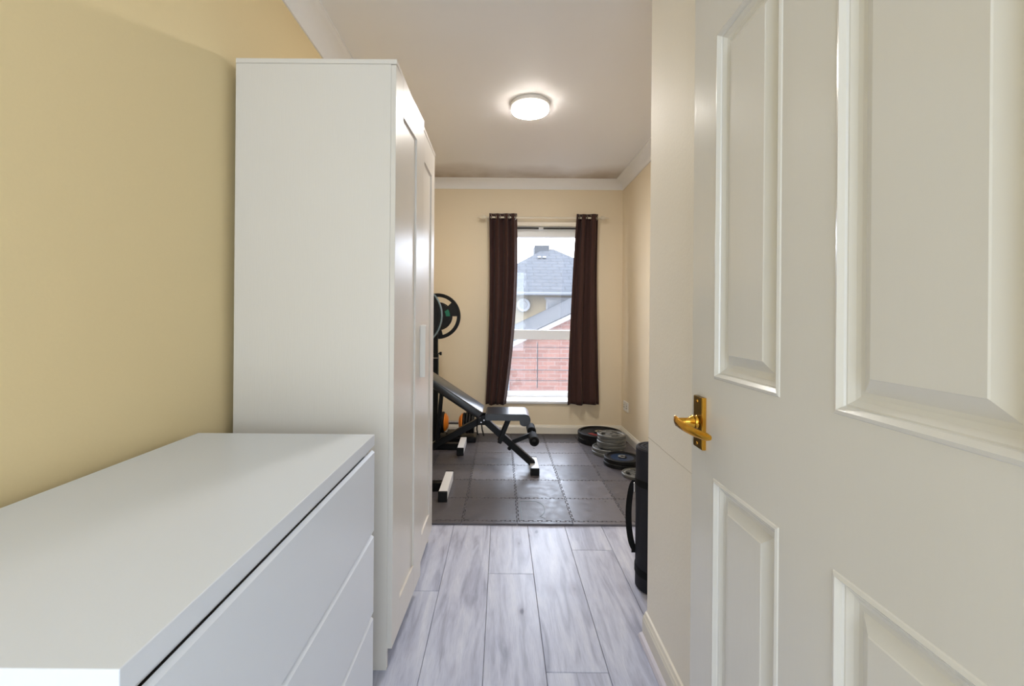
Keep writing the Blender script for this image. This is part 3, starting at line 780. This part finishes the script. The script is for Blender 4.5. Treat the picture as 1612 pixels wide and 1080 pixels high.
bm.faces.new(rings[0][::-1]); bm.faces.new(rings[-1])
obj('roll', rm, 'yoga', parent=ym, smooth=True)
for z in (.435, .075):
    obj('strap', MB().lathe([(yr - .002, -.014), (yr + .003, -.014), (yr + .003, .014), (yr - .002, .014)], (yx, yy_, z), (0, 0, 1), 48, cap=False), 'strap', parent=ym, smooth=True)
cs = MB(); n = 24; prev = None; bm = cs.bm
for k in range(n + 1):
    t = k / n; z = .43 - t * .30; bow = .034 * math.sin(math.pi * min(1, t * 1.06)) ** .55 + .002
    x = yx - yr - bow * .75; y = yy_ + .018
    row = [bm.verts.new(p) for p in ((x + .012, y, z), (x + .014, y + .003, z), (x - .010, y + .003, z), (x - .012, y, z))]
    if prev:
        for q in range(4): bm.faces.new((prev[q], prev[(q + 1) % 4], row[(q + 1) % 4], row[q]))
    else: bm.faces.new(row)
    prev = row
bm.faces.new(prev)
obj('carry_strap', cs, 'strap', parent=ym, smooth=True)
obj('buckle', MB().box(yx - yr - .010, yx - yr - .002, yy_ + .004, yy_ + .032, .385, .425, .002), 'chrome', parent=ym)

# ------------------------------------------------------------------ bench
BY = 3.155; hw = .13
be = thing('weight_bench', (-.1, BY, Zm), 'adjustable black padded weight bench with white tipped feet on foam mat', 'bench')
# seat pad with rolled nose
sp = []
z0, z1 = .386, .432
nose = [(.165 + .042 * math.sin(R(a)), .432 - .042 + .042 * math.cos(R(a))) for a in range(0, 231, 15)]
poly = [(-.106, z0 + .006), (-.106, z1 - .008), (-.098, z1)] + nose + [(.130, z0), (-.100, z0)]
b = MB().prism(poly, 1, BY - hw, BY + hw)
bmesh.ops.recalc_face_normals(b.bm, faces=b.bm.faces)
bmesh.ops.bevel(b.bm, geom=[e for e in b.bm.edges if abs(e.verts[0].co.y - e.verts[1].co.y) < 1e-6], offset=.007, segments=2, affect='EDGES')
obj('seat', b, 'vinyl', parent=be, smooth=True)
# back rest
ang = R(33); L0 = Vector((-.135, BY, .418)); ln = .72
dirv = Vector((-math.cos(ang), 0, math.sin(ang)))
m_ = Matrix((dirv, Vector((0, 1, 0)), dirv.cross(Vector((0, 1, 0))))).transposed().to_4x4()
m_.translation = L0 + dirv * ln / 2
obj('backrest', MB().obox(m_, ln, 2 * hw, .052, .010, 3), 'vinyl', parent=be, smooth=True)
f = MB()
J = Vector((-.150, BY, .362))
f.bar((-.125, BY, .372), (.236, BY, .050), .045, .05)                       # front leg
f.bar((-.14, BY, .365), (-.700, BY, .055), .045, .05)                        # rear leg
f.bar((-.115, BY, .375), (.12, BY, .375), .022, .06)                         # seat rail
obj('frame', f, 'black', parent=be)
obj('seat_strut', MB().bar((.062, BY - .035, .385), (-.010, BY - .035, .205), .030, .012, .003).bar((.062, BY + .035, .385), (-.010, BY + .035, .205), .030, .012, .003), 'black', parent=be)
obj('back_strut', MB().bar((-.455, BY - .03, .205), (-.425, BY - .03, .575), .022, .012, .003).bar((-.455, BY + .03, .205), (-.425, BY + .03, .575), .022, .012, .003), 'black', parent=be)
obj('back_frame', MB().bar(L0 + Vector((0, 0, -.045)), L0 + dirv * .62 + Vector((0, 0, -.045)), .03, .05), 'black', parent=be)
for s_ in (-1, 1):
    obj('hinge_bracket', MB().box(-.165, -.105, BY + s_ * .041 - .004, BY + s_ * .041 + .004, .335, .405, .004), 'black', parent=be)
for xx, zz_ in ((-.148, .392), (-.138, .357), (-.118, .372)):
    obj('bolt', MB().cyl((xx, BY - .052, zz_), (xx, BY + .052, zz_), .0055, 12, .001), 'chrome', parent=be, smooth=True)
obj('adjusting_pin', MB().tube([(-.135, BY - .06, .35), (-.13, BY - .065, .31), (-.118, BY - .065, .265)], .005, 8), 'black', parent=be, smooth=True)
obj('adjusting_pin', MB().tube([(-.165, BY - .055, .35), (-.168, BY - .06, .31), (-.160, BY - .06, .27)], .005, 8), 'black', parent=be, smooth=True)
obj('leg_holder_arm', MB().bar((.085, BY, .205), (.222, BY, .262), .028, .028).cyl((.228, BY - .19, .266), (.228, BY + .19, .266), .011, 16), 'black', parent=be)
for s_ in (-1, 1):
    ya = BY + s_ * .055; yb = BY + s_ * .205
    r_ = obj('foam_roller', MB().lathe([(.010, 0), (.028, 0), (.033, .005), (.033, abs(yb - ya) - .005), (.028, abs(yb - ya)), (.010, abs(yb - ya))], (.228, ya, .266), (0, s_, 0), 28), 'foam', parent=be, smooth=True)
    obj('end_cap', MB().lathe([(0, 0), (.014, 0), (.014, .003), (.010, .005), (0, .005)], (.228, yb, .266), (0, s_, 0), 20), 'black', parent=r_, smooth=True)
obj('lock_knob', MB().lathe([(.005, 0), (.013, .004), (.015, .012), (.011, .02), (0, .021)], (.070, BY - .02, .172), (-.6, 0, -.7), 16), 'black', parent=be, smooth=True)
def foot(parent, x, ya, yb, w_=.052, h_=.05, z=Zm):
    ft = obj('foot', MB().box(x - w_ / 2, x + w_ / 2, ya + .012, yb - .012, z + .004, z + h_, .002, 1), 'whitetube', parent=parent, label='white foot bar')
    for a, b in ((ya, ya + .014), (yb - .014, yb)):
        obj('end_cap', MB().box(x - w_ / 2 - .002, x + w_ / 2 + .002, a, b, z, z + h_ + .002, .003, 2), 'blackrubber', parent=ft)
    return ft
foot(be, .240, 3.02, 3.29, .058, .048)
foot(be, -.700, 2.96, 3.35, .052, .05)

# ------------------------------------------------------------------ barbell rack
ra = thing('barbell_rack', (-.54, 3.18, Zm), 'black upright barbell rack with white tipped feet half hidden by the wardrobe', 'rack')
for yc_, ya, yb, fx in ((2.755, 2.575, 2.935, -.338), (3.610, 3.44, 3.775, -.316)):
    foot(ra, fx, ya, yb, .050, .060)
    obj('base_beam', MB().bar((fx - .026, yc_, Zm + .03), (-.80, yc_, Zm + .03), .05, .05), 'black', parent=ra)
    obj('upright', MB().bar((-.543, yc_, Zm + .055), (-.543, yc_, .80), .052, .052).bar((-.543, yc_, .80), (-.543, yc_, 1.085), .042, .042), 'black', parent=ra)
    obj('bar_hook', MB().box(-.585, -.500, yc_ - .02, yc_ + .02, 1.083, 1.095, .003).box(-.507, -.497, yc_ - .02, yc_ + .02, 1.09, 1.135, .003).box(-.589, -.579, yc_ - .02, yc_ + .02, 1.09, 1.16, .003), 'black', parent=ra)
    obj('pin', MB().cyl((-.575, yc_ - .03, .765), (-.506, yc_ - .03, .765), .0035, 8), 'chrome', parent=ra)
    obj('knob', MB().lathe([(.006, 0), (.006, .008), (.014, .010), (.014, .026), (0, .028)], (-.517, yc_, .80), (1, 0, 0), 16), 'black', parent=ra, smooth=True)
obj('rear_beam', MB().box(-.80, -.76, 2.78, 3.585, Zm + .01, Zm + .05, .003), 'black', parent=ra)
barZ = 1.1075
bb = thing('barbell', (-.54, 3.18, barZ), 'chrome barbell lying across the rack uprights', 'barbell')
obj('shaft', MB().cyl((-.54, 2.62, barZ), (-.54, 3.66, barZ), .0122, 16), 'chrome', parent=bb, smooth=True)
for ya, yb in ((2.40, 2.66), (3.64, 3.92)):
    obj('sleeve', MB().cyl((-.54, ya, barZ), (-.54, yb, barZ), .0135, 20), 'chrome', parent=bb, smooth=True)
for ya in (2.655, 3.655):
    obj('collar', MB().cyl((-.54, ya, barZ), (-.54, ya + .02, barZ), .03, 24, .002), 'chrome', parent=bb, smooth=True)
rx = Matrix.Rotation(R(90), 4, 'X')
g = 'black plates loaded on the barbell'
mkplate('weight_plate', .193, .040, (-.54, 2.600, barZ), 'blackrubber', 'nearest black barbell plate with pale worn rim, beside the wardrobe', g, rot=rx, rim=.02, dish=.008, bore=.0145,
        inserts=[('worn_rim', .187, .1935, .033, .0405, 0, 360, 'tealrim'), ('green_print', .10, .135, .0315, .0325, -12, 20, 'green')])
mkplate('weight_plate', .193, .034, (-.54, 3.730, barZ), 'blackrubber', 'far black barbell plate with three grip openings', g, rot=rx, rim=.012, dish=.006, bore=.0145,
        holes=(.112, .163, [-38, 82, 202], 36), inserts=[('green_print', .070, .105, .0275, .0285, 0, 34, 'green')])
mkplate('weight_plate', .12, .026, (-.54, 3.760, barZ), 'blackrubber', 'smaller black plate behind the far grip plate', g, rot=rx, rim=.012, dish=.006, bore=.0145)

# ------------------------------------------------------------------ dumbbell
dY, dZc = 3.90, .165
du = thing('dumbbell', (-.40, dY, .03), 'black adjustable dumbbell with orange collars behind the bench', 'dumbbell')
def disc(x, th, r_, m_, nm, p=du):
    return obj(nm, MB().lathe([(.012, 0), (r_ - .006, 0), (r_, .004), (r_, th - .004), (r_ - .006, th), (.012, th)], (x, dY, dZc), (1, 0, 0), 36), m_, parent=p, smooth=True)
for k, x in enumerate((-.600, -.574, -.548, -.522)): disc(x, .022, .100 if k < 3 else .092, 'blackrubber', 'disc')
for k, x in enumerate((-.335, -.309, -.283, -.257)): disc(x, .022, .094 if k else .086, 'blackrubber', 'disc')
for x, s_ in ((-.498, 1), (-.337, -1)):
    obj('collar', MB().lathe([(.014, 0), (.078, 0), (.078, .010), (.05, .03), (.022, .036), (.014, .036)], (x, dY, dZc), (s_, 0, 0), 32), 'orange', parent=du, smooth=True, label='orange collar')
obj('grip', MB().cyl((-.50, dY, dZc), (-.335, dY, dZc), .017, 20), 'chrome', parent=du, smooth=True)
cr2 = thing('dumbbell_tray', (-.41, dY, Zm), 'black tray cradling the dumbbell', 'tray')
obj('base', MB().box(-.625, -.215, dY - .10, dY + .10, Zm, Zm + .045, .008, 2), 'black', parent=cr2)
obj('side', MB().box(-.478, -.357, dY - .07, dY + .07, Zm + .045, Zm + .075, .004, 1), 'black', parent=cr2)
